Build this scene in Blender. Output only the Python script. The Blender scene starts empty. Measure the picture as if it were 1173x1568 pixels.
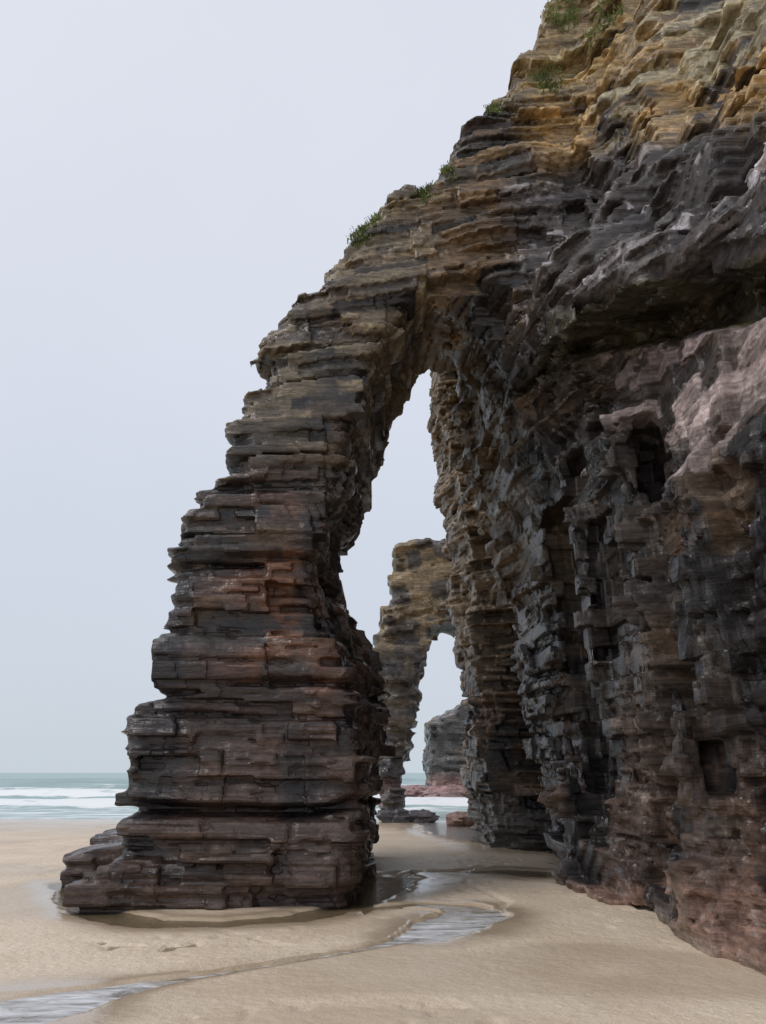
import bpy, math, numpy as np, time, bmesh
from mathutils import Vector
T0=time.time()
rng=np.random.default_rng(7)
TH=math.radians(18.3); C,S=math.cos(TH),math.sin(TH); CH=1.7; F=1207.0
# ---------- survey helpers: turn sight lines into real positions on world planes
def ray(u,v):
    a=(u-586.5)/F; b=(784-v)/F
    dy=C-b*S; dz=S+b*C
    return a/dy, dz/dy
def onY(u,v,Y):
    a,s=ray(u,v); return (a*Y, CH+s*Y)
def onLean(u,v,Y0,k):
    a,s=ray(u,v); Y=(Y0+k*CH)/(1-k*s); return (a*Y,CH+s*Y)
def ground(u,v):
    a,s=ray(u,v); Y=-CH/s; return (a*Y,Y)
# ---------- noise
U=np.uint32
def hsh(i,j,k,seed=0):
    i=np.asarray(i).astype(np.int32).view(U);j=np.asarray(j).astype(np.int32).view(U);k=np.asarray(k).astype(np.int32).view(U)
    n=i*U(374761393)+j*U(668265263)+k*U(1274126177)+U((seed*974634777)&0xFFFFFFFF)
    n=(n^(n>>U(13)))*U(1103515245)
    n=(n^(n>>U(15)))*U(2246822519)
    n=n^(n>>U(16))
    return (n&U(0xFFFFFF)).astype(np.float32)/np.float32(0xFFFFFF)
def vn(x,y,z,seed=0):
    x=np.asarray(x,np.float32);y=np.asarray(y,np.float32);z=np.asarray(z,np.float32)
    xi=np.floor(x);yi=np.floor(y);zi=np.floor(z)
    a=x-xi;b=y-yi;c=z-zi
    a=a*a*(3-2*a);b=b*b*(3-2*b);c=c*c*(3-2*c)
    def L(dx,dy): 
        h0=hsh(xi+dx,yi+dy,zi,seed);return h0+(hsh(xi+dx,yi+dy,zi+1,seed)-h0)*c
    q0=L(0,0);q0=q0+(L(1,0)-q0)*a
    q1=L(0,1);q1=q1+(L(1,1)-q1)*a
    return q0+(q1-q0)*b
def fbm(x,y,z,seed=0,o=3):
    r=0;amp=.5;t=0
    for q in range(o):
        r=r+amp*vn(x*2**q,y*2**q,z*2**q,seed+q*11);t+=amp;amp*=.5
    return r/t
def sstep(a,b,x):
    t=np.clip((x-a)/(b-a),0,1);return t*t*(3-2*t)
def poly_sd(px,pz,poly):
    d=np.full(np.broadcast(px,pz).shape,1e9);ins=np.zeros(d.shape,bool)
    n=len(poly)
    for i in range(n):
        x0,z0=poly[i];x1,z1=poly[(i+1)%n]
        ex,ez=x1-x0,z1-z0;L=ex*ex+ez*ez+1e-9
        t=np.clip(((px-x0)*ex+(pz-z0)*ez)/L,0,1)
        d=np.minimum(d,(px-x0-t*ex)**2+(pz-z0-t*ez)**2)
        if abs(ez)>1e-9:
            c=((z0>pz)!=(z1>pz))&(px<(x1-x0)*(pz-z0)/(z1-z0)+x0)
            ins^=c
    d=np.sqrt(d);return np.where(ins,-d,d).astype(np.float32)
def smax(a,b,k):
    h=np.clip(.5+.5*(b-a)/k,0,1)
    return a*(1-h)+b*h+k*h*(1-h)
def smin(a,b,k): return -smax(-a,-b,k)
# ---------- surface nets
def surf_nets(f,o,vx,minc=1500):
    f[0]=np.maximum(f[0],.1);f[-1]=np.maximum(f[-1],.1);f[:,0]=np.maximum(f[:,0],.1);f[:,-1]=np.maximum(f[:,-1],.1);f[:,:,-1]=np.maximum(f[:,:,-1],.1)
    np.clip(f,-vx,vx,out=f)
    ins=f<0
    nx,ny,nz=f.shape
    cnt=np.zeros((nx-1,ny-1,nz-1),np.int8)
    for a in (0,1):
        for b in (0,1):
            for c in (0,1):
                cnt+=ins[a:nx-1+a,b:ny-1+b,c:nz-1+c]
    act=(cnt>0)&(cnt<8)
    I,J,K=np.nonzero(act)
    idx=np.full(act.shape,-1,np.int32);idx[I,J,K]=np.arange(len(I))
    corner={}
    for a in (0,1):
        for b in (0,1):
            for c in (0,1): corner[(a,b,c)]=f[I+a,J+b,K+c]
    acc=np.zeros((len(I),3));num=np.zeros(len(I))
    for p in corner:
        for ax in range(3):
            if p[ax]==0:
                q=list(p);q[ax]=1;q=tuple(q)
                f0=corner[p];f1=corner[q];m=(f0<0)!=(f1<0)
                t=np.where(m,f0/(f0-f1+1e-12*(~m)),0)
                pos=np.empty((len(I),3));pos[:]=p;pos[:,ax]+=t
                acc+=pos*m[:,None];num+=m
    co=acc/num[:,None]+np.stack([I,J,K],1)
    co=co*vx+np.array(o)
    quads=[]
    for ax in range(3):
        sl0=[slice(None)]*3;sl1=[slice(None)]*3
        sl0[ax]=slice(0,-1);sl1[ax]=slice(1,None)
        A=ins[tuple(sl0)];B=ins[tuple(sl1)]
        ch=np.nonzero(A!=B);ch=np.stack(ch,1)
        b,c=(ax+1)%3,(ax+2)%3
        ok=(ch[:,b]>0)&(ch[:,c]>0)&(ch[:,b]<f.shape[b]-1)&(ch[:,c]<f.shape[c]-1)
        ch=ch[ok];s=A[ch[:,0],ch[:,1],ch[:,2]]
        def cell(db,dc):
            q=ch.copy();q[:,b]-=db;q[:,c]-=dc
            return idx[q[:,0],q[:,1],q[:,2]]
        Q=np.stack([cell(1,1),cell(0,1),cell(0,0),cell(1,0)],1)
        Q[~s]=Q[~s][:,::-1]
        quads.append(Q)
    qd=np.concatenate(quads)
    # drop loose crumbs: connected-component labels by min-hooking + pointer jumping
    n=len(co);lab=np.arange(n)
    e0=np.concatenate([qd[:,0],qd[:,1]]);e1=np.concatenate([qd[:,1],qd[:,2]])
    for it in range(60):
        a=lab[e0];b=lab[e1];m=a!=b
        if not m.any(): break
        lo=np.minimum(a[m],b[m]);hi=np.maximum(a[m],b[m])
        np.minimum.at(lab,hi,lo)
        for _ in range(4): lab=lab[lab]
    cc=np.bincount(lab,minlength=n)
    return co,qd[cc[lab[qd[:,0]]]>=minc]
def mk_mesh(name,co,quads,cols,mat,smooth=False):
    used=np.unique(quads);rm=np.full(len(co),-1,np.int64);rm[used]=np.arange(len(used))
    co=co[used];quads=rm[quads];cols=cols[used]
    me=bpy.data.meshes.new(name)
    me.vertices.add(len(co));me.vertices.foreach_set('co',co.astype(np.float32).ravel())
    me.loops.add(len(quads)*4);me.loops.foreach_set('vertex_index',quads.astype(np.int32).ravel())
    me.polygons.add(len(quads));me.polygons.foreach_set('loop_start',np.arange(0,len(quads)*4,4,dtype=np.int32))
    me.polygons.foreach_set('loop_total',np.full(len(quads),4,np.int32))
    me.polygons.foreach_set('use_smooth',np.full(len(quads),smooth))
    me.update(calc_edges=True)
    at=me.attributes.new('rock_col','FLOAT_COLOR','POINT')
    c4=np.ones((len(co),4),np.float32);c4[:,:cols.shape[1]]=cols
    at.data.foreach_set('color',c4.ravel())
    me.materials.append(mat)
    ob=bpy.data.objects.new(name,me);bpy.context.scene.collection.objects.link(ob)
    return ob
# ---------- strata / joint blocks: the rock is broken on bedding planes and two joint sets
def strata_h(x,y,z): return z+.05*x-.03*y-.24*(x-1.)*sstep(4.5,9.5,z)+.25*vn(x*.2,y*.2,z*.15,5)
def cellof(x,y,z,h,T,L,seed,wl=.2):
    k=np.floor(h/T)
    s=hsh(k,k*0,k*0,seed)*7.3
    Lk=L*(.55+1.0*hsh(k,k*0+1,k*0,seed))
    i=np.floor(x/Lk+s);j=np.floor(y/Lk+s*1.7)
    r=(1-wl)*hsh(i,j,k,seed)+wl*hsh(k,k*0+7,k*0,seed+1)
    return (i+.5-s)*Lk,(j+.5-s*1.7)*Lk,z+(k+.5)*T-h,r
def blocks(x,y,z,T,L,seed,wl=.2,h=None):
    h=(strata_h(x,y,z) if h is None else h)/T
    k=np.floor(h)
    s=hsh(k,k*0,k*0,seed)*7.3
    Lk=L*(.55+1.0*hsh(k,k*0+1,k*0,seed))
    i=np.floor(x/Lk+s);j=np.floor(y/Lk+s*1.7)
    return (1-wl)*hsh(i,j,k,seed)+wl*hsh(k,k*0+7,k*0,seed+1)
def fracture(f,o,vx,I,J,K,sc=1.,smfun=None,amp=1.,main=False):
    x=(o[0]+I*vx).astype(np.float32);y=(o[1]+J*vx).astype(np.float32);z=(o[2]+K*vx).astype(np.float32)
    h=strata_h(x,y,z)
    def samp(a,b,c):
        i=np.clip(((a-o[0])/vx+.5).astype(np.int32),0,f.shape[0]-1);j=np.clip(((b-o[1])/vx+.5).astype(np.int32),0,f.shape[1]-1);k=np.clip(((c-o[2])/vx+.5).astype(np.int32),0,f.shape[2]-1)
        return f[i,j,k]
    f0=f[I,J,K]
    # joints lean and wander a little, so faces are facets rather than crates
    wx=x+.14*z+.3*vn(x*.5,y*.5,z*.35,15);wy=y-.06*z+.3*vn(x*.5,y*.5,z*.35,16)
    x1,y1,z1,r1=cellof(wx,wy,z,h,.85*sc,1.5*sc,19)
    x2,y2,z2,r2=cellof(wx,wy,z,h,.27*sc,.95*sc,21)
    _,_,_,r3=cellof(wx,wy,z,h,.14*sc,.60*sc,31,.5)
    _,_,_,r4=cellof(wx,wy,z,h,.095*sc,1.1*sc,41,.65)
    q=.78 if main else 1.
    lg=1-.3*sstep(1.8,.8,x) if main else 1.
    w1,w2=.18*q*lg,.32*q*lg
    g=(1-w1-w2)*f0+w1*samp(x1-wx+x,y1-wy+y,z1)+w2*samp(x2-wx+x,y2-wy+y,z2)
    big=(vn(x*.45,y*.45,z*.3,1)-.5)*.62+(vn(x*1.0,y*1.0,z*.6,2)-.5)*.28
    rn=(r1-.5)*.30+(r2-.5)*.17+(r3-.5)*.13+(r4-.5)*.09
    d=g-amp*sc*(big*lg+rn*lg)
    if smfun is not None:
        sm=smfun(x,y,z)
        d=d*(1-sm)+(f0-.3*big-(r3-.5)*.09-(r4-.5)*.06-(r1-.5)*.22-(r2-.5)*.14)*sm
    return d,x,y,z

# =================== MAIN ARCH + CLIFF ===================
VX=.046
o=(-5.8,5.6,-.35);e=(7.0,25.4,20.0)
xs=np.arange(o[0],e[0],VX,dtype=np.float32);ys=np.arange(o[1],e[1],VX,dtype=np.float32);zs=np.arange(o[2],e[2],VX,dtype=np.float32)
Y0,LK=11.7,.12;YB=18.5
outer_px=[(176,1420),(176,1385),(180,1300),(174,1245),(178,1180),(194,1105),(232,1066),(230,995),(262,950),(264,870),(276,795),(302,748),(362,714),(369,650),(380,585),(405,520),(446,455),(494,450),(501,425),(526,370),(573,325),(620,281),(645,296),(690,252),(698,226),(742,176),(760,143),(800,93),(830,48),(868,-5),(900,-60)]
OF=[onLean(u+1,v-3,Y0,LK) for u,v in outer_px]
OF=[(OF[0][0],-2.)]+OF+[(6,24),(14,24),(14,-2)]
OB=[(x*1.0,z*(1.1 if z>5 else 1)) for x,z in OF]
holeL=[(656,530),(641,560),(616,600),(603,638),(584,662),(577,698),(569,738),(563,783),(549,799),(545,842),(536,868),(511,872),(514,897),(534,932),(549,970),(561,1012),(584,1056),(590,1110),(588,1190),(578,1245),(564,1300)]
HB=[onY(u+2,v,YB) for u,v in holeL]
HB+= [(HB[-1][0],-3)]
HBr=[onY(u,v,YB) for u,v in [(845,1300),(805,1100),(770,950),(742,860),(714,780),(700,700),(687,620),(673,532)]]
HB+= [(HBr[0][0],-3)]+HBr
HFp=[(530,1372),(556,1250),(560,1100),(538,1000),(495,900),(485,850),(510,780),(528,700),(545,620),(575,545),(605,490),(652,430),(720,405),(790,445),(860,540),(930,700),(960,1000),(960,1380)]
HF=[onLean(u,v,Y0,LK) for u,v in HFp]
HF=[(HF[0][0]-.1,-3)]+HF+[(HF[-1][0],-3)]
gx=xs[:,None].astype(np.float64);gz=zs[None,:].astype(np.float64)
sOF=poly_sd(gx,gz,OF);sOB=poly_sd(gx,gz,OB);sHF=poly_sd(gx,gz,HF);sHB=poly_sd(gx,gz,HB)
X=xs[:,None,None];Y=ys[None,:,None];Z=zs[None,None,:]
Yf=(Y0+LK*zs)[None,None,:]
t=np.clip((Y-Yf)/(YB-Yf),0,1)
f=np.empty((len(xs),len(ys),len(zs)),np.float32)
cy=np.array([4,7,8.5,10,11.5,12.6,14,15,17,20,24.])
rows={-1:[4.3,3.6,3.45,3.45,3.45,3.1,2.75,3.5,4.6,4.5,4.5],
0:[4.3,3.65,3.5,3.5,3.45,3.1,2.75,3.5,4.6,4.5,4.5],
.9:[4.4,3.8,3.6,3.55,3.5,3.25,2.9,3.6,4.6,4.5,4.5],
2:[4.4,3.9,3.7,3.6,3.55,3.4,3.1,3.7,4.6,4.5,4.5],
4:[4.5,4.0,3.85,3.8,3.75,3.55,3.25,3.8,4.4,4.5,4.5],
5.3:[4.5,4.1,3.95,3.85,3.8,3.6,3.3,3.8,4.3,4.5,4.5],
5.8:[4.6,4.35,4.3,4.3,4.1,3.8,3.4,3.8,4.3,4.5,4.5],
7.3:[4.9,4.6,4.55,4.5,4.3,4.1,3.6,3.8,4.2,4.5,4.5],
8.3:[5.0,4.7,4.65,4.6,4.45,4.0,3.5,3.8,4.2,4.5,4.5],
9.6:[5.3,5.0,4.6,4.1,3.6,3.35,3.4,3.8,4.2,4.5,4.5],
11:[6.2,5.9,5.6,4.9,4.1,3.6,3.4,3.8,4.2,4.5,4.5],
14:[8.2,7.9,7.5,6.6,5.4,4.3,3.6,3.6,4.2,4.5,4.5],
17:[10.2,10,9.6,8.2,6.9,5.5,3.9,3.7,4.2,4.5,4.5],
20.6:[12,12,11.6,10,8.5,6.6,4.6,4.2,4.2,4.5,4.5]}
rz=np.array(sorted(rows));tab=np.array([rows[k] for k in sorted(rows)])
cols_=np.stack([np.interp(ys,cy,r) for r in tab])
XW=np.stack([np.interp(zs,rz,cols_[:,j]) for j in range(len(ys))]).astype(np.float32)
def l_z(y): return np.interp(y,[6,7.5,8.6,10,12.4],[6.7,7.35,7.85,8.5,9.15]).astype(np.float32)
def l_t(y): return l_z(y)-np.interp(y,[7,9,12.4],[.8,.85,.35]).astype(np.float32)
def l_b(y): return np.interp(y,[7,8,9.5,11,12.4],[4.9,5.0,5.3,6.9,8.2]).astype(np.float32)
yy,zz=np.meshgrid(ys,zs,indexing='ij')
zq=np.floor((zz-.03*yy)/.9)
def saw(P,ph,wa,seed):
    s=(yy+wa*(vn(zz*.35,yy*0,yy*0,seed)-.5)+.25*(hsh(zq,zq*0,zq*0,seed+5)-.5))/P+ph
    return s-np.floor(s)-.5
fade=(.3+.7*sstep(.3,2.2,zz))*sstep(15.5,14.5,yy)
slabm=sstep(-.2,.1,zz-l_b(yy))*sstep(.1,-.1,zz-l_z(yy))*sstep(12.9,12.4,yy)
XW+=((.85*saw(2.3,.1,1.6,601)+.28*saw(.83,.3,1.0,607))*fade*(1-.7*slabm)).astype(np.float32)
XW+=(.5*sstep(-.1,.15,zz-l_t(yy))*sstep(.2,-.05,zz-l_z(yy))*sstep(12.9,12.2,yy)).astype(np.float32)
pp=[(600,668),(660,672),(720,685),(800,692),(870,702),(940,710),(990,715),(1060,720),(1180,722),(1270,728),(1300,732)]
pw=[onY(u+7,v,23.) for v,u in pp];pw=sorted([(z,x) for x,z in pw])
XP=np.interp(zs,[a for a,b in pw],[b for a,b in pw]).astype(np.float32)[None,None,:]
lyx=np.interp(ys,[6,7.5,8.6,10,11.5,12.4,13],[4.7,4.2,3.85,3.45,3.1,3.1,3.6]).astype(np.float32)[None,:,None]
lyz=l_z(ys)[None,:,None]
caves=[]
def cv(pts,r,dr=(.35,.94)):
    caves.append(([(ray(u,v)[0]*y,y,CH+ray(u,v)[1]*y) for u,v,y in pts],r,dr))
cv([(838,770,13.9),(855,880,13.9),(872,1000,13.8),(890,1100,13.5),(912,1200,13.2)],.40)
cv([(905,1090,12.9),(925,1180,12.8)],.24)
cv([(985,645,10.8),(998,715,10.8)],.36)
cv([(905,790,12.6),(920,900,12.5),(925,990,12.4)],.26)
cv([(1052,1050,9.6),(1075,1115,9.4),(1100,1190,9.2)],.25)
cv([(868,690,13.3),(875,740,13.2)],.22)
cv([(960,1100,11.5),(972,1190,11.3)],.16)
for i0 in range(0,len(xs),12):
    sl=slice(i0,min(i0+12,len(xs)))
    o2=sOF[sl][:,None,:]*(1-t)+sOB[sl][:,None,:]*t
    h2=sHF[sl][:,None,:]*(1-t)+sHB[sl][:,None,:]*t
    a=smax(o2,-h2,.15)
    a=smax(a,Yf-Y,.35);a=np.maximum(a,Y-YB)
    # wave-cut shelf jutting seaward from the foot
    ledge=np.maximum(np.maximum(-5.05-X[sl],X[sl]+3.2),np.maximum(np.maximum(13.7-Y,Y-16.8),Z-.75-.3*(X[sl]+4)))
    ledge2=np.maximum(np.maximum(-3.95-X[sl],X[sl]+1.5),np.maximum(np.maximum(11.45-Y,Y-13.),Z-.5-.12*(X[sl]+3)))
    a=smin(a,np.minimum(ledge,ledge2).astype(np.float32),.15)
    c=XW[None]-X[sl]
    c=np.maximum(c,np.where(Y>15,Z-16.,-9.))
    p=np.maximum(np.maximum(XP-X[sl],20.6-Y+.1*Z),np.maximum(Y-25.,Z-16.5))
    c=smin(c,p,.3)
    c=smin(c,np.maximum(np.maximum(lyx-X[sl],np.abs(Z-lyz-.45)-.45),Y-12.9),.12)
    f[sl]=smin(a,c,.35)
del t
I,J,K=np.nonzero(np.abs(f)<.92)
I=I.astype(np.int32);J=J.astype(np.int32);K=K.astype(np.int32)
D=np.empty(len(I),np.float32)
def smf(x,y,z): return .8*sstep(7.0,7.5,y)*sstep(12.8,12.3,y)*sstep(-.2,.05,z-l_b(y))*sstep(.1,-.05,z-l_z(y))*(x>3)
CHN=2000000
for s in range(0,len(I),CHN):
    ff,x,y,z=fracture(f,o,VX,I[s:s+CHN],J[s:s+CHN],K[s:s+CHN],1.,smf,1.,True)
    lg=(x<1)
    for z0,dp,ph in ((1.22,.42,9),(2.95,.16,91),(4.9,.14,92)):
        zn=z0+.04*(x+2)+.3*(vn(x*.9,y*.6,z*0,ph)-.5)
        ff+=dp*np.exp(-((z-zn)/.075)**2)*lg*(.3+.9*vn(x*.7,y*.7,z*0,ph+3))
    ff-= .08*sstep(1.1,.6,z)*lg
    for pts,r,dr in caves:
        P=np.array(pts);lo=P.min(0)-2.;hi=P.max(0)+2.;hi[1]+=1.5
        m=np.nonzero((x>lo[0])&(x<hi[0])&(y>lo[1])&(y<hi[1])&(z>lo[2])&(z<hi[2]))[0]
        if len(m)==0: continue
        X_,Y_,Z_=x[m],y[m],z[m]
        xc,yc,zc,_=cellof(X_,Y_,Z_,strata_h(X_,Y_,Z_),.3,.34,88)
        def tf(a,b,c): 
            al=(a*dr[0]+b*dr[1])*.22;pe=a*dr[1]-b*dr[0];return al,pe,c
        A=tf(.25*X_+.75*xc,.25*Y_+.75*yc,.25*Z_+.75*zc);dd=None
        for q in range(len(pts)-1):
            p0=tf(*pts[q]);p1=tf(*pts[q+1]);e3=[p1[w]-p0[w] for w in range(3)]
            L=sum(w*w for w in e3)+1e-9
            tt=np.clip(sum((A[w]-p0[w])*e3[w] for w in range(3))/L,0,1)
            d3=sum((A[w]-p0[w]-tt*e3[w])**2 for w in range(3))
            dd=d3 if dd is None else np.minimum(dd,d3)
        cd=np.sqrt(dd)-r
        ff[m]=np.maximum(ff[m],-cd)
    D[s:s+CHN]=ff
f[I,J,K]=D
del I,J,K,D
co,qd=surf_nets(f,o,VX,20000)
del f
# ---------- colours (albedo, with painted wet sheen above the ledge)
def lerp(a,b,m): return a+(np.array(b)-a)*m[:,None]
def layer_tint(co,T=.2,seed=51,wl=.4,L=.7):
    x,y,z=co.T.astype(np.float32)
    return blocks(x+.14*z+.3*vn(x*.5,y*.5,z*.35,15),y-.06*z+.3*vn(x*.5,y*.5,z*.35,16),z,T,L,seed,wl,strata_h(x,y,z))
def color_main(co):
    x,y,z=co.T.astype(np.float32)
    n1=fbm(x*.5,y*.5,z*.6,101);n2=fbm(x*1.3,y*1.3,z*2.2,111);n3=fbm(x*.35,y*.35,z*.35,121);n4=fbm(x*.9,y*.9,z*.22,131)
    L=layer_tint(co,.14,31,.5,.60);L2=layer_tint(co,.06,61,.8);L3=layer_tint(co,.27,21,.2,.95)
    c=np.empty((len(co),3));c[:]=(.044,.037,.033)
    c=lerp(c,(.080,.052,.033),sstep(.42,.6,n1))
    c=lerp(c,(.016,.016,.019),sstep(.48,.60,n2)*.85)
    leg=sstep(1.6,.8,x)
    m=leg*sstep(4.2,2.8,z+n3*1.5-.7);c=lerp(c,(.050,.030,.024),m*.75)
    m=np.exp(-(((x+1.4)/1.2)**2+((z-4.4)/1.9)**2))*leg;c=lerp(c,(.115,.047,.022),sstep(.48,.66,n2*.6+L3*.35+m*.1)*m*.9)
    m=leg*sstep(.56,.68,n4)*sstep(8.5,6,z);c=lerp(c,(.013,.012,.014),m*.8)
    m=leg*sstep(5.8,8.5,z+n1*2-1);c=lerp(c,(.150,.116,.070),m*sstep(.38,.62,n2*.6+L3*.4)*.85)
    m=sstep(.2,1.5,x)*sstep(7,9.5,z+n1*3-1.5)*sstep(12.3,13,y);c=lerp(c,(.155,.096,.045),m*.8*sstep(.3,.6,n1*.6+L3*.4))
    m=sstep(.8,1.5,x)*sstep(14.5,16,y)*sstep(3.5,6,z);c=lerp(c,(.12,.080,.040),m*.75)
    cl=sstep(2.2,3.0,x)*sstep(15,14,y)
    c=lerp(c,(.050,.039,.032),cl*.5)
    m=cl*sstep(.5,.62,n1)*sstep(2.5,4,z);c=lerp(c,(.095,.058,.032),m*.6)
    m=cl*sstep(3.2,1.0,z+n2*2-1);c=lerp(c,(.075,.046,.035),m*.65)
    m=cl*sstep(.95,.3,z+(n2-.5)-.15*(9.5-y));c=lerp(c,(.25,.155,.12),m*.75*sstep(.3,.55,n2))
    m=cl*sstep(.52,.62,n4)*sstep(8,6.5,z);c=lerp(c,(.012,.011,.012),m*.9)
    m=cl*sstep(.70,.80,L)*sstep(.5,.6,n1)*(z<9);c=lerp(c,(.17,.14,.12),m*.6)
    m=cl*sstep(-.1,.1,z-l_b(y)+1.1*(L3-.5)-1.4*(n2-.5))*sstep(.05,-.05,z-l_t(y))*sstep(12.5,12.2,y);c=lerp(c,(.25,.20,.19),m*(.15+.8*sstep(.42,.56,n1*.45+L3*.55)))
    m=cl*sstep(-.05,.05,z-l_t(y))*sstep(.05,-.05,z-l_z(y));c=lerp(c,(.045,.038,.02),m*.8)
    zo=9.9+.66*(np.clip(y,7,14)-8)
    m=cl*sstep(-.05,.1,z-l_z(y))*sstep(.8,-.4,z-zo);c=lerp(c,(.070,.060,.058),m*.8);c=lerp(c,(.34,.32,.34),m*sstep(.60,.72,L*.6+L3*.4)*.8)  # pale flakes: wet sky sheen painted into the rock colour
    m=sstep(2.6,3.6,x)*sstep(-.6,.7,z-zo+n1*2-1)*sstep(16,14.5,y);c=lerp(c,(.34,.215,.085),m*sstep(.3,.55,n2*.5+n1*.3+L3*.2))
    m=m*sstep(.45,.58,n3*.7+L3*.3);c=lerp(c,(.25,.235,.165),m*.75)
    m=sstep(11.5,14,z+x*-.6)*.6;c=lerp(c,(.22,.17,.085),m*sstep(.35,.55,n1))
    c=c*(.55+.9*L)[:,None]*(.78+.44*L2)[:,None]*(.7+.6*L3)[:,None]
    return c
def rock_material(name,bs=1.):
    m=bpy.data.materials.new(name);m.use_nodes=True;nt=m.node_tree;N=nt.nodes;Lk=nt.links
    b=N['Principled BSDF']
    at=N.new('ShaderNodeAttribute');at.attribute_name='rock_col'
    tc=N.new('ShaderNodeTexCoord')
    def mapping(s,r=(.03,.0,0)):
        mp=N.new('ShaderNodeMapping');mp.inputs['Scale'].default_value=s;mp.inputs['Rotation'].default_value=r;Lk.new(tc.outputs['Object'],mp.inputs[0]);return mp
    def noise(mp,sc,det,ro):
        n=N.new('ShaderNodeTexNoise');n.inputs['Scale'].default_value=sc;n.inputs['Detail'].default_value=det;n.inputs['Roughness'].default_value=ro;Lk.new(mp.outputs[0],n.inputs[0]);return n
    def mr(src,a,b_,c,d):
        r=N.new('ShaderNodeMapRange');r.inputs['From Min'].default_value=a;r.inputs['From Max'].default_value=b_;r.inputs['To Min'].default_value=c;r.inputs['To Max'].default_value=d;Lk.new(src,r.inputs[0]);return r
    def mul(a,b_):
        q=N.new('ShaderNodeMath');q.operation='MULTIPLY';Lk.new(a,q.inputs[0]);Lk.new(b_,q.inputs[1]);return q
    lam=noise(mapping((.9,.9,9)),2.0,4,.6)
    gr=noise(mapping((1,1,1.8)),9,5,.7)
    vo2=N.new('ShaderNodeTexVoronoi');vo2.distance='CHEBYCHEV';vo2.inputs['Scale'].default_value=5.5;Lk.new(mapping((1,1,3.2)).outputs[0],vo2.inputs[0])
    s2=N.new('ShaderNodeSeparateColor');Lk.new(vo2.outputs['Color'],s2.inputs[0])
    v=mul(mr(lam.outputs[0],.3,.7,.6,1.45).outputs[0],mr(gr.outputs[0],.3,.7,.55,1.5).outputs[0])
    v=mul(v.outputs[0],mr(s2.outputs[1],0,1,.8,1.22).outputs[0])
    vm=N.new('ShaderNodeVectorMath');vm.operation='SCALE';Lk.new(at.outputs['Color'],vm.inputs[0]);Lk.new(v.outputs[0],vm.inputs['Scale'])
    Lk.new(vm.outputs[0],b.inputs['Base Color'])
    n4=noise(mapping((1,1,2)),.9,4,.6)
    Lk.new(mr(n4.outputs[0],.40,.60,.14,.58).outputs[0],b.inputs['Roughness'])
    b.inputs['IOR'].default_value=1.5
    prev=None
    for src,dist,st in ((lam.outputs[0],.02,.8),(s2.outputs[0],.02,.7),(gr.outputs[0],.016,.8)):
        q=N.new('ShaderNodeBump');q.inputs['Strength'].default_value=st;q.inputs['Distance'].default_value=dist;Lk.new(src,q.inputs['Height'])
        if prev: Lk.new(prev.outputs[0],q.inputs['Normal'])
        prev=q
    Lk.new(prev.outputs[0],b.inputs['Normal'])
    return m
rockm=rock_material('stratified_slate')
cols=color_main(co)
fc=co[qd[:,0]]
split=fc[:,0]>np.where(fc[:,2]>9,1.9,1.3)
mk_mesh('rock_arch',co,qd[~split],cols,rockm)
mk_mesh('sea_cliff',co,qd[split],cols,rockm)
# =================== FAR ARCH, HEADLAND ===================
def small_rock(name,outpx,holepx,Yn,Yb,vx,x1,ztop,sc,colf):
    O=[onY(u,v,Yn) for u,v in outpx]
    O=[(O[0][0],-3)]+O+[(x1+5,O[-1][1]),(x1+5,-3)]
    xmin=min(p[0] for p in O)-1.5
    xs=np.arange(xmin,x1,vx);ys=np.arange(Yn-1.5,Yb+1.5,vx);zs=np.arange(-1.2,ztop,vx)
    s=poly_sd(xs[:,None],zs[None],O)
    if holepx:
        H=[onY(u,v,Yn+(Yb-Yn)*.5) for u,v in holepx];H=[(H[0][0],-4)]+H+[(H[-1][0],-4)]
        s=np.maximum(s,-poly_sd(xs[:,None],zs[None],H))
    f=smax(np.broadcast_to(s[:,None,:],(len(xs),len(ys),len(zs))),(Yn-ys)[None,:,None]+.08*zs[None,None,:],.6)
    f=np.maximum(f,(ys-Yb)[None,:,None]).astype(np.float32)
    I,J,K=np.nonzero(np.abs(f)<1.8)
    d,_,_,_=fracture(f,(xs[0],ys[0],zs[0]),vx,I,J,K,sc)
    f[I,J,K]=d
    co,q=surf_nets(f,(xs[0],ys[0],zs[0]),vx,400)
    return mk_mesh(name,co,q,colf(co),rockm)
def color_far(co):
    x,y,z=co.T
    n1=fbm(x*.4,y*.4,z*.5,201);n2=fbm(x,y,z*1.5,211);L=layer_tint(co,.35,71);L3=layer_tint(co,.8,72,.1)
    c=np.empty((len(co),3));c[:]=(.080,.062,.045)
    c=lerp(c,(.22,.16,.09),sstep(5,9,z+n1*4-2)*.85)
    c=lerp(c,(.03,.03,.034),sstep(.45,.58,n2*.6+L3*.4)*.8)
    c=lerp(c,(.13,.07,.06),sstep(1.8,.8,z))
    return c*(.5+L)[:,None]
def color_head(co):
    x,y,z=co.T
    n1=fbm(x*.3,y*.3,z*.4,301);L=layer_tint(co,.5,81)
    c=np.empty((len(co),3));c[:]=(.075,.07,.067)
    c=lerp(c,(.17,.13,.09),sstep(.4,.6,n1))
    c=lerp(c,(.22,.13,.11),sstep(2,.8,z))
    return c*(.3+1.4*L)[:,None]
small_rock('rock_arch.001',[(590,1262),(578,1150),(566,1040),(569,990),(577,940),(589,895),(602,815),(640,806),(692,810),(760,790),(900,780)],
  [(608,1275),(614,1180),(630,1100),(644,1040),(657,985),(678,962),(708,964),(720,1010),(726,1060),(730,1150),(736,1275)],34,37,.11,10,14,.8,color_far)
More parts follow.
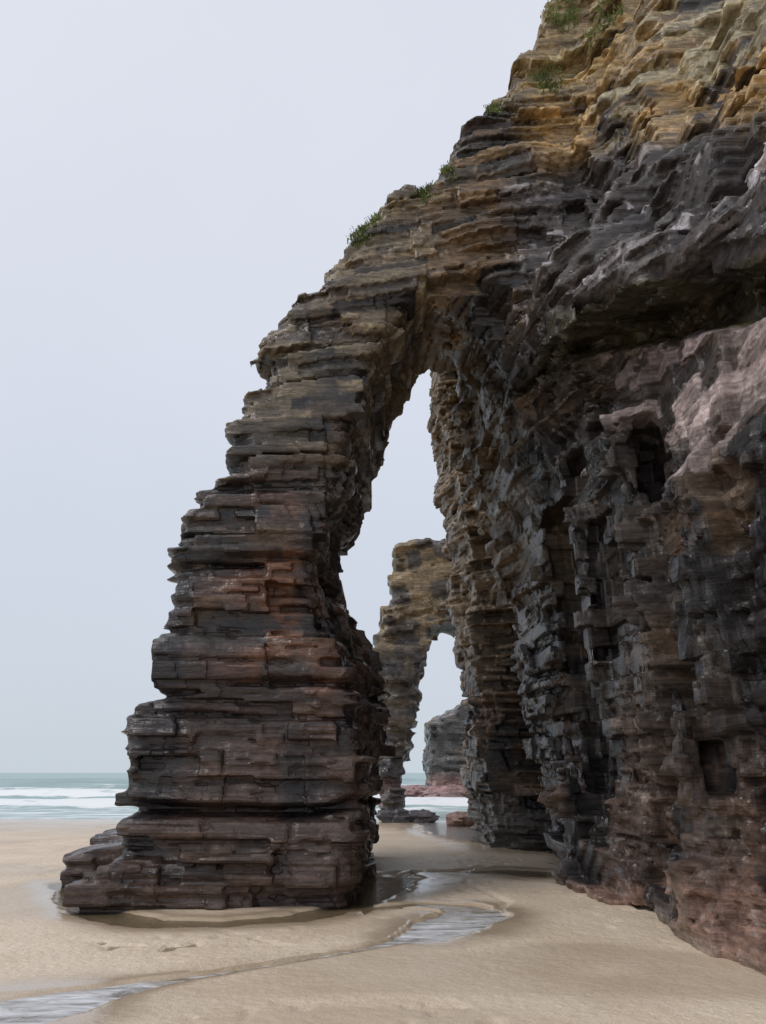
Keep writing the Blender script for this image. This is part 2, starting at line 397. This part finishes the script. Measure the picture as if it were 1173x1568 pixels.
small_rock('headland',[(662,1206),(660,1150),(660,1102),(672,1098),(692,1086),(716,1072),(800,1040)],None,62,70,.18,18,12,1.0,color_head)
def boulder(px,Yd,w,h,col,seed):
    a,s=ray(*px);cx=a*Yd;vx=.06*max(1,Yd/30)
    o=(cx-w*1.4,Yd-w*1.2,-.5)
    xs=np.arange(o[0],cx+w*1.4,vx);ys=np.arange(o[1],Yd+w*1.2,vx);zs=np.arange(o[2],h*1.6,vx)
    X,Y,Z=np.meshgrid(xs,ys,zs,indexing='ij')
    q=(np.abs((X-cx)/w)**3+np.abs((Y-Yd)/(w*.8))**3+np.abs(np.maximum(Z,0)/h)**3)**(1/3)
    f=((q-1)*min(w,h)).astype(np.float32)
    I,J,K=np.nonzero(np.abs(f)<9)
    d,_,_,_=fracture(f,o,vx,I,J,K,.45,None,1.2);f[I,J,K]=d
    co,qd=surf_nets(f,o,vx,60)
    n=fbm(co[:,0]*2,co[:,1]*2,co[:,2]*3,seed)
    mk_mesh('boulder',co,qd,np.array(col)*(.5+n)[:,None],rockm)
boulder((605,1240),31,.8,.5,(.05,.045,.05),1)
boulder((645,1240),32,.6,.35,(.05,.04,.045),2)
boulder((600,1200),33.3,.5,1.2,(.07,.06,.055),3)
boulder((640,1200),58,1.9,.9,(.24,.14,.13),4)
boulder((690,1200),56,2.3,.9,(.26,.15,.14),5)
boulder((672,1200),50,1.3,.5,(.24,.15,.14),6)
boulder((715,1240),30,.6,.3,(.2,.12,.1),7)
# =================== SAND ===================
def nonuni(segs):
    out=[]
    for a,b,st in segs: out.append(np.arange(a,b,st))
    return np.concatenate(out+[np.array([segs[-1][1]])])
gxs=nonuni([(-1500,-200,100),(-200,-40,10),(-40,-9,.8),(-9,5,.035),(5,40,.8),(40,200,10),(200,1500,100)])
gys=nonuni([(-60,0,5),(0,5,.5),(5,14,.03),(14,36,.1),(36,80,1.5),(80,400,20),(400,4000,200)])
GX,GY=np.meshgrid(gxs,gys,indexing='ij')
def pl_d(pts):
    d=None
    for i in range(len(pts)-1):
        (x0,y0,w0),(x1,y1,w1)=pts[i],pts[i+1]
        ex,ey=x1-x0,y1-y0;t=np.clip(((GX-x0)*ex+(GY-y0)*ey)/(ex*ex+ey*ey+1e-9),0,1)
        dd=np.hypot(GX-x0-t*ex,GY-y0-t*ey)/(w0+(w1-w0)*t)
        d=dd if d is None else np.minimum(d,dd)
    return d
def G(u,v,w): x,y=ground(u,v);return (x,y,w)
wx=.25*(fbm(GX*1.2,GY*1.2,GX*0,401)-.5)+.2*(fbm(GX*5,GY*5,GX*0,402)-.5)
HZ=.03*(fbm(GX*.35,GY*.35,GX*0,411)-.5)+.006*(fbm(GX*2.5,GY*2.5,GX*0,421)-.5)
wet=np.zeros_like(HZ)
chans=[([G(100,1352,.35),G(140,1394,.34),G(230,1412,.34),G(340,1412,.32),G(450,1404,.36),G(530,1388,.38),G(600,1345,.6)],.05,.5),
 ([G(550,1392,.18),G(640,1383,.2),G(710,1388,.28),G(730,1400,.40),G(690,1415,.46),G(640,1434,.30)],.055,.8),
 ([G(640,1434,.2),G(570,1449,.09),G(430,1474,.07),G(300,1494,.10),G(180,1512,.22),G(90,1530,.38),G(0,1548,.5),G(-120,1575,.6)],.055,.7),
 ([G(830,1338,.5),G(780,1333,.45),G(720,1334,.25),G(640,1334,.12)],.055,.7),
 ([G(840,1296,1.2),G(780,1286,1.2),G(715,1276,1.0),G(690,1262,1.2),G(700,1240,2.5)],.065,.7)]
for pts,dep,sf in chans:
    d=pl_d(pts)+wx*1.8
    HZ-=dep*sstep(1.15,sf,d)
    wet=np.maximum(wet,sstep(3.0,1.1,d)*.95)
for pts,h,wd in (([G(555,1400,1),G(570,1388,1),G(640,1392,1),G(745,1405,1),G(778,1382,1),G(712,1352,1)],.035,.035),([G(600,1345,1),G(640,1334,1),G(700,1333,1),G(745,1326,1)],.045,.06),([G(300,1486,1),G(430,1466,1),G(520,1452,1),G(640,1438,1),G(700,1420,1)],.025,.03)):
    d=pl_d(pts)+wx*.35
    HZ-=h*sstep(wd*2.2,wd,d);HZ+=h*.35*sstep(.8,.15,d)
fp=vn(GX*5,GY*5,GX*0,431)
dry=(1-wet)
HZ-=.026*sstep(.70,.84,fp)*sstep(.40,.58,vn(GX*.5,GY*.5,GX*0,441))*dry
HZ+=.012*(fbm(GX*9,GY*9,GX*0,451)-.5)*dry
HZ+=.04*sstep(9,6,GY)*sstep(-3,2,GX)
HZ-=np.clip(GY-30,0,200)*.022
HZ=np.maximum(HZ,-6)
wet=np.maximum(wet,sstep(20,31,GY)*.85)
wet=np.maximum(wet,.45*sstep(.46,.62,fbm(GX*.25,GY*.5,GX*0,461)))
def grid_mesh(name,GX,GY,HZ,mat,attr=None):
    nx,ny=GX.shape
    co=np.stack([GX.ravel(),GY.ravel(),HZ.ravel()],1)
    idx=np.arange(nx*ny).reshape(nx,ny)
    q=np.stack([idx[:-1,:-1].ravel(),idx[1:,:-1].ravel(),idx[1:,1:].ravel(),idx[:-1,1:].ravel()],1)
    c=np.zeros((len(co),3)) if attr is None else np.repeat(attr.ravel()[:,None],3,1)
    return mk_mesh(name,co,q,c,mat,True)
sm=bpy.data.materials.new('beach_sand');sm.use_nodes=True;nt=sm.node_tree;N=nt.nodes;K_=nt.links;b=N['Principled BSDF']
at=N.new('ShaderNodeAttribute');at.attribute_name='rock_col';tc=N.new('ShaderNodeTexCoord')
n1=N.new('ShaderNodeTexNoise');n1.inputs['Scale'].default_value=.8;n1.inputs['Detail'].default_value=6;K_.new(tc.outputs['Object'],n1.inputs[0])
n2=N.new('ShaderNodeTexNoise');n2.inputs['Scale'].default_value=70;n2.inputs['Detail'].default_value=4;K_.new(tc.outputs['Object'],n2.inputs[0])
n3=N.new('ShaderNodeTexNoise');n3.inputs['Scale'].default_value=11;n3.inputs['Detail'].default_value=5;K_.new(tc.outputs['Object'],n3.inputs[0])
r=N.new('ShaderNodeValToRGB');K_.new(n1.outputs[0],r.inputs[0])
r.color_ramp.elements[0].position=.35;r.color_ramp.elements[0].color=(.61,.495,.37,1);r.color_ramp.elements[1].position=.65;r.color_ramp.elements[1].color=(.70,.585,.455,1)
mx=N.new('ShaderNodeMix');mx.data_type='RGBA';mx.blend_type='MULTIPLY';K_.new(at.outputs['Fac'],mx.inputs['Factor']);K_.new(r.outputs[0],mx.inputs['A']);mx.inputs['B'].default_value=(.70,.66,.61,1)
m2=N.new('ShaderNodeMix');m2.data_type='RGBA';m2.blend_type='MULTIPLY';m2.inputs['Factor'].default_value=1;K_.new(mx.outputs['Result'],m2.inputs['A'])
r3=N.new('ShaderNodeMapRange');r3.inputs['From Min'].default_value=.25;r3.inputs['From Max'].default_value=.75;r3.inputs['To Min'].default_value=.75;r3.inputs['To Max'].default_value=1.2;K_.new(n2.outputs[0],r3.inputs[0]);K_.new(r3.outputs[0],m2.inputs['B'])
K_.new(m2.outputs['Result'],b.inputs['Base Color'])
rr=N.new('ShaderNodeMapRange');rr.inputs['To Min'].default_value=.75;rr.inputs['To Max'].default_value=.08;K_.new(at.outputs['Fac'],rr.inputs[0]);K_.new(rr.outputs[0],b.inputs['Roughness'])
bst=N.new('ShaderNodeMapRange');bst.inputs['To Min'].default_value=.7;bst.inputs['To Max'].default_value=.05;K_.new(at.outputs['Fac'],bst.inputs[0])
bp=N.new('ShaderNodeBump');bp.inputs['Distance'].default_value=.006;K_.new(bst.outputs[0],bp.inputs['Strength']);K_.new(n2.outputs[0],bp.inputs['Height'])
bp2=N.new('ShaderNodeBump');bp2.inputs['Distance'].default_value=.04;K_.new(bst.outputs[0],bp2.inputs['Strength']);K_.new(n3.outputs[0],bp2.inputs['Height']);K_.new(bp.outputs[0],bp2.inputs['Normal']);K_.new(bp2.outputs[0],b.inputs['Normal'])
grid_mesh('sand_beach',GX,GY,HZ,sm,wet)
wm=bpy.data.materials.new('shallow_water');wm.use_nodes=True;nt=wm.node_tree;N=nt.nodes;K_=nt.links;N.remove(N['Principled BSDF'])
out=N['Material Output'];tr=N.new('ShaderNodeBsdfTransparent');tr.inputs[0].default_value=(.90,.90,.84,1);gl=N.new('ShaderNodeBsdfGlossy');gl.inputs['Roughness'].default_value=.05
fr=N.new('ShaderNodeFresnel');fr.inputs[0].default_value=1.5;ms=N.new('ShaderNodeMixShader')
tc=N.new('ShaderNodeTexCoord');mp=N.new('ShaderNodeMapping');mp.inputs['Scale'].default_value=(.8,2.6,1);mp.inputs['Rotation'].default_value=(0,0,-.35);K_.new(tc.outputs['Object'],mp.inputs[0])
n1=N.new('ShaderNodeTexNoise');n1.inputs['Scale'].default_value=5;n1.inputs['Detail'].default_value=3;n1.inputs['Distortion'].default_value=1.;K_.new(mp.outputs[0],n1.inputs[0])
bp=N.new('ShaderNodeBump');bp.inputs['Distance'].default_value=.015;bp.inputs['Strength'].default_value=.6;K_.new(n1.outputs[0],bp.inputs['Height']);K_.new(bp.outputs[0],gl.inputs['Normal'])
K_.new(fr.outputs[0],ms.inputs[0]);K_.new(tr.outputs[0],ms.inputs[1]);K_.new(gl.outputs[0],ms.inputs[2])
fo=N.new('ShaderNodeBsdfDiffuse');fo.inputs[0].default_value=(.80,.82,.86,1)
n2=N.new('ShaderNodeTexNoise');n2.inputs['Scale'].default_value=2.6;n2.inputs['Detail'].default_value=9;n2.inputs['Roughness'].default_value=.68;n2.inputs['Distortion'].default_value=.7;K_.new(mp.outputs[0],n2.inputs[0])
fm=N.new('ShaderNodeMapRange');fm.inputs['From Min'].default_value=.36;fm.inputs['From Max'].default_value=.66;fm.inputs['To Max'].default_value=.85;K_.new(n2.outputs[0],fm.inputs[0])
# painted sky glints: pale streaks on the stream, fading towards the arch-foot pool
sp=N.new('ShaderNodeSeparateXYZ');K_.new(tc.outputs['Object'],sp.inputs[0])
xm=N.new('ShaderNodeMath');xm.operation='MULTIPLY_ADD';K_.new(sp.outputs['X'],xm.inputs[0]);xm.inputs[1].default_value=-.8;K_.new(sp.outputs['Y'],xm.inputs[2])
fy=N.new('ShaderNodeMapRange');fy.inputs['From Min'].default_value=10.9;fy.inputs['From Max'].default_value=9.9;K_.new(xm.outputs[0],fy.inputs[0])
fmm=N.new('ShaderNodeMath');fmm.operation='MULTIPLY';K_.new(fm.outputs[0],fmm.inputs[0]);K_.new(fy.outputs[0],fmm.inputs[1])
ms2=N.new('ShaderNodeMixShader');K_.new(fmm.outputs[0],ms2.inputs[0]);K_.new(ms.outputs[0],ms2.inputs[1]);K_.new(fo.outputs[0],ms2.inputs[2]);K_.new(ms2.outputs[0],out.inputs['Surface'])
a=np.array([-12.,9.]);bb=np.array([3.,31.]);A,B=np.meshgrid(a,bb,indexing='ij')
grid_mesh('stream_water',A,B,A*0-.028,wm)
# =================== SEA ===================
sxs=nonuni([(-3000,-300,150),(-300,-60,6),(-60,30,.35),(30,300,6),(300,3000,150)])
sys_=nonuni([(31,70,.16),(70,200,1.5),(200,1000,25),(1000,9000,400)])
SX,SY=np.meshgrid(sxs,sys_,indexing='ij')
ph=SY+2.5*fbm(SX*.06,SY*.05,SX*0,501)*2
amp=sstep(33,48,SY)*np.where(SY>200,np.clip(1-(SY-200)/400,0,1),1)
w=np.maximum(0,np.sin(ph*.42))**4*.5*vn(SX*.05,SY*.1,SX*0,503)*1.7
SZ=-.1+amp*(w+.14*(fbm(SX*.5,SY*.9,SX*0,511)-.5))+.02*(vn(SX,SY*2,SX*0,512)-.5)
foam=np.clip(sstep(75,36,SY)*.55+sstep(.15,.35,w)*.9*sstep(130,60,SY),0,1)
se=bpy.data.materials.new('sea_water');se.use_nodes=True;nt=se.node_tree;N=nt.nodes;K_=nt.links;b=N['Principled BSDF']
at=N.new('ShaderNodeAttribute');at.attribute_name='rock_col';tc=N.new('ShaderNodeTexCoord')
mp=N.new('ShaderNodeMapping');mp.inputs['Scale'].default_value=(.35,1.0,1);K_.new(tc.outputs['Object'],mp.inputs[0])
n1=N.new('ShaderNodeTexNoise');n1.inputs['Scale'].default_value=.9;n1.inputs['Detail'].default_value=9;n1.inputs['Roughness'].default_value=.62;n1.inputs['Distortion'].default_value=.6;K_.new(mp.outputs[0],n1.inputs[0])
ad=N.new('ShaderNodeMath');ad.operation='MULTIPLY_ADD';K_.new(at.outputs['Fac'],ad.inputs[0]);ad.inputs[1].default_value=.42;K_.new(n1.outputs[0],ad.inputs[2])
fr=N.new('ShaderNodeMapRange');fr.inputs['From Min'].default_value=.66;fr.inputs['From Max'].default_value=.84;K_.new(ad.outputs[0],fr.inputs[0])
mx=N.new('ShaderNodeMix');mx.data_type='RGBA';K_.new(fr.outputs[0],mx.inputs['Factor']);mx.inputs['A'].default_value=(.24,.36,.35,1);mx.inputs['B'].default_value=(.8,.82,.82,1)
K_.new(mx.outputs['Result'],b.inputs['Base Color']);b.inputs['Roughness'].default_value=.3
bp=N.new('ShaderNodeBump');bp.inputs['Distance'].default_value=.12;bp.inputs['Strength'].default_value=.7;K_.new(n1.outputs[0],bp.inputs['Height']);K_.new(bp.outputs[0],b.inputs['Normal'])
grid_mesh('sea',SX,SY,SZ,se,foam)
# =================== GRASS ON THE CREST ===================
gm=bpy.data.materials.new('cliff_grass_green');gm.use_nodes=True;b=gm.node_tree.nodes['Principled BSDF'];oi=gm.node_tree.nodes.new('ShaderNodeTexNoise');oi.inputs['Scale'].default_value=6
rp=gm.node_tree.nodes.new('ShaderNodeValToRGB');rp.color_ramp.elements[0].position=.35;rp.color_ramp.elements[0].color=(.09,.14,.035,1);rp.color_ramp.elements[1].position=.65;rp.color_ramp.elements[1].color=(.24,.28,.09,1)
gm.node_tree.links.new(oi.outputs[0],rp.inputs[0]);gm.node_tree.links.new(rp.outputs[0],b.inputs['Base Color']);b.inputs['Roughness'].default_value=.7
tt=co[:,1]*C+(co[:,2]-CH)*S;pu=586.5+F*co[:,0]/tt;pv=784-F*((co[:,2]-CH)*C-co[:,1]*S)/tt
vs=[];fs=[]
for (u,v,r,n) in [(545,362,16,700),(572,338,10,300),(655,300,14,600),(690,266,9,350),(752,164,11,500),(838,120,20,900),(862,26,22,1300),(928,22,22,1000),(912,60,12,350)]:
    m=(np.hypot(pu-u,pv-v)<r*1.2)&(co[:,2]>8)&(co[:,1]<16.5)
    ids=np.nonzero(m)[0]
    if len(ids)==0: continue
    ymin=np.percentile(co[ids,1],25);ids=ids[co[ids,1]<=ymin+.3]
    cen=rng.choice(ids,max(4,n//12))
    for q in range(n):
        base=co[rng.choice(cen)]+rng.normal(0,.05,3)*[1,1,.5]
        L=rng.uniform(.04,.10);a=rng.uniform(0,6.28);wd=rng.uniform(.006,.013)
        tip=base+np.array([math.cos(a)*L*.7,math.sin(a)*L*.7-.02,L*rng.uniform(.1,.9)])
        sd=np.array([-math.sin(a),math.cos(a),0])*wd
        k=len(vs);mid=(base+tip)/2+[0,0,.25*L]
        vs+= [base-sd,base+sd,mid+sd,mid-sd,tip];fs+=[(k,k+1,k+2,k+3),(k+3,k+2,k+4)]
me=bpy.data.meshes.new('cliff_grass');me.from_pydata([tuple(map(float,v)) for v in vs],[],fs);me.materials.append(gm)
bpy.context.scene.collection.objects.link(bpy.data.objects.new('cliff_grass',me))
# =================== SKY, SUN, CAMERA ===================
sc=bpy.context.scene
w=bpy.data.worlds.new('World');sc.world=w;w.use_nodes=True;nt=w.node_tree;N=nt.nodes;K_=nt.links
bg=N['Background'];sky=N.new('ShaderNodeTexSky');sky.sky_type='NISHITA';sky.sun_disc=False
el,az=math.radians(52),math.radians(-75)
sky.sun_elevation=el;sky.sun_rotation=az;sky.dust_density=4;sky.air_density=1
tc=N.new('ShaderNodeTexCoord');sp=N.new('ShaderNodeSeparateXYZ');K_.new(tc.outputs['Generated'],sp.inputs[0])
rp=N.new('ShaderNodeValToRGB');K_.new(sp.outputs['Z'],rp.inputs[0])
e_=rp.color_ramp.elements;e_[0].position=0;e_[0].color=(6.2,6.9,7.6,1);e_[1].position=.75;e_[1].color=(7.6,7.9,8.8,1)
e2=e_.new(.2);e2.color=(6.5,7.0,8.0,1)
cn=N.new('ShaderNodeTexNoise');cn.inputs['Scale'].default_value=1.6;cn.inputs['Detail'].default_value=5;K_.new(tc.outputs['Generated'],cn.inputs[0])
cm=N.new('ShaderNodeMapRange');cm.inputs['To Min'].default_value=.93;cm.inputs['To Max'].default_value=1.07;K_.new(cn.outputs[0],cm.inputs[0])
vm=N.new('ShaderNodeVectorMath');vm.operation='SCALE';K_.new(rp.outputs[0],vm.inputs[0]);K_.new(cm.outputs[0],vm.inputs['Scale'])
mx=N.new('ShaderNodeMix');mx.data_type='RGBA';mx.inputs['Factor'].default_value=.93;K_.new(sky.outputs[0],mx.inputs['A']);K_.new(vm.outputs[0],mx.inputs['B'])
K_.new(mx.outputs['Result'],bg.inputs['Color']);bg.inputs['Strength'].default_value=.1
sl=bpy.data.lights.new('sun','SUN');sl.energy=1.4;sl.angle=math.radians(22);sl.color=(1,.96,.9)
so=bpy.data.objects.new('sun',sl);sc.collection.objects.link(so)
d=Vector((math.sin(az)*math.cos(el),math.cos(az)*math.cos(el)-.45,math.sin(el)))
so.rotation_euler=d.to_track_quat('Z','Y').to_euler()
cam=bpy.data.cameras.new('camera');cam.sensor_fit='VERTICAL';cam.sensor_height=24;cam.lens=F/1568*24;cam.clip_end=20000;cam.clip_start=.1
co_=bpy.data.objects.new('camera',cam);sc.collection.objects.link(co_);co_.location=(0,0,CH);co_.rotation_euler=(math.radians(90)+TH,0,0);sc.camera=co_
sc.view_settings.view_transform='Standard'
try: sc.view_settings.look='None'
except: pass
sc.view_settings.exposure=0
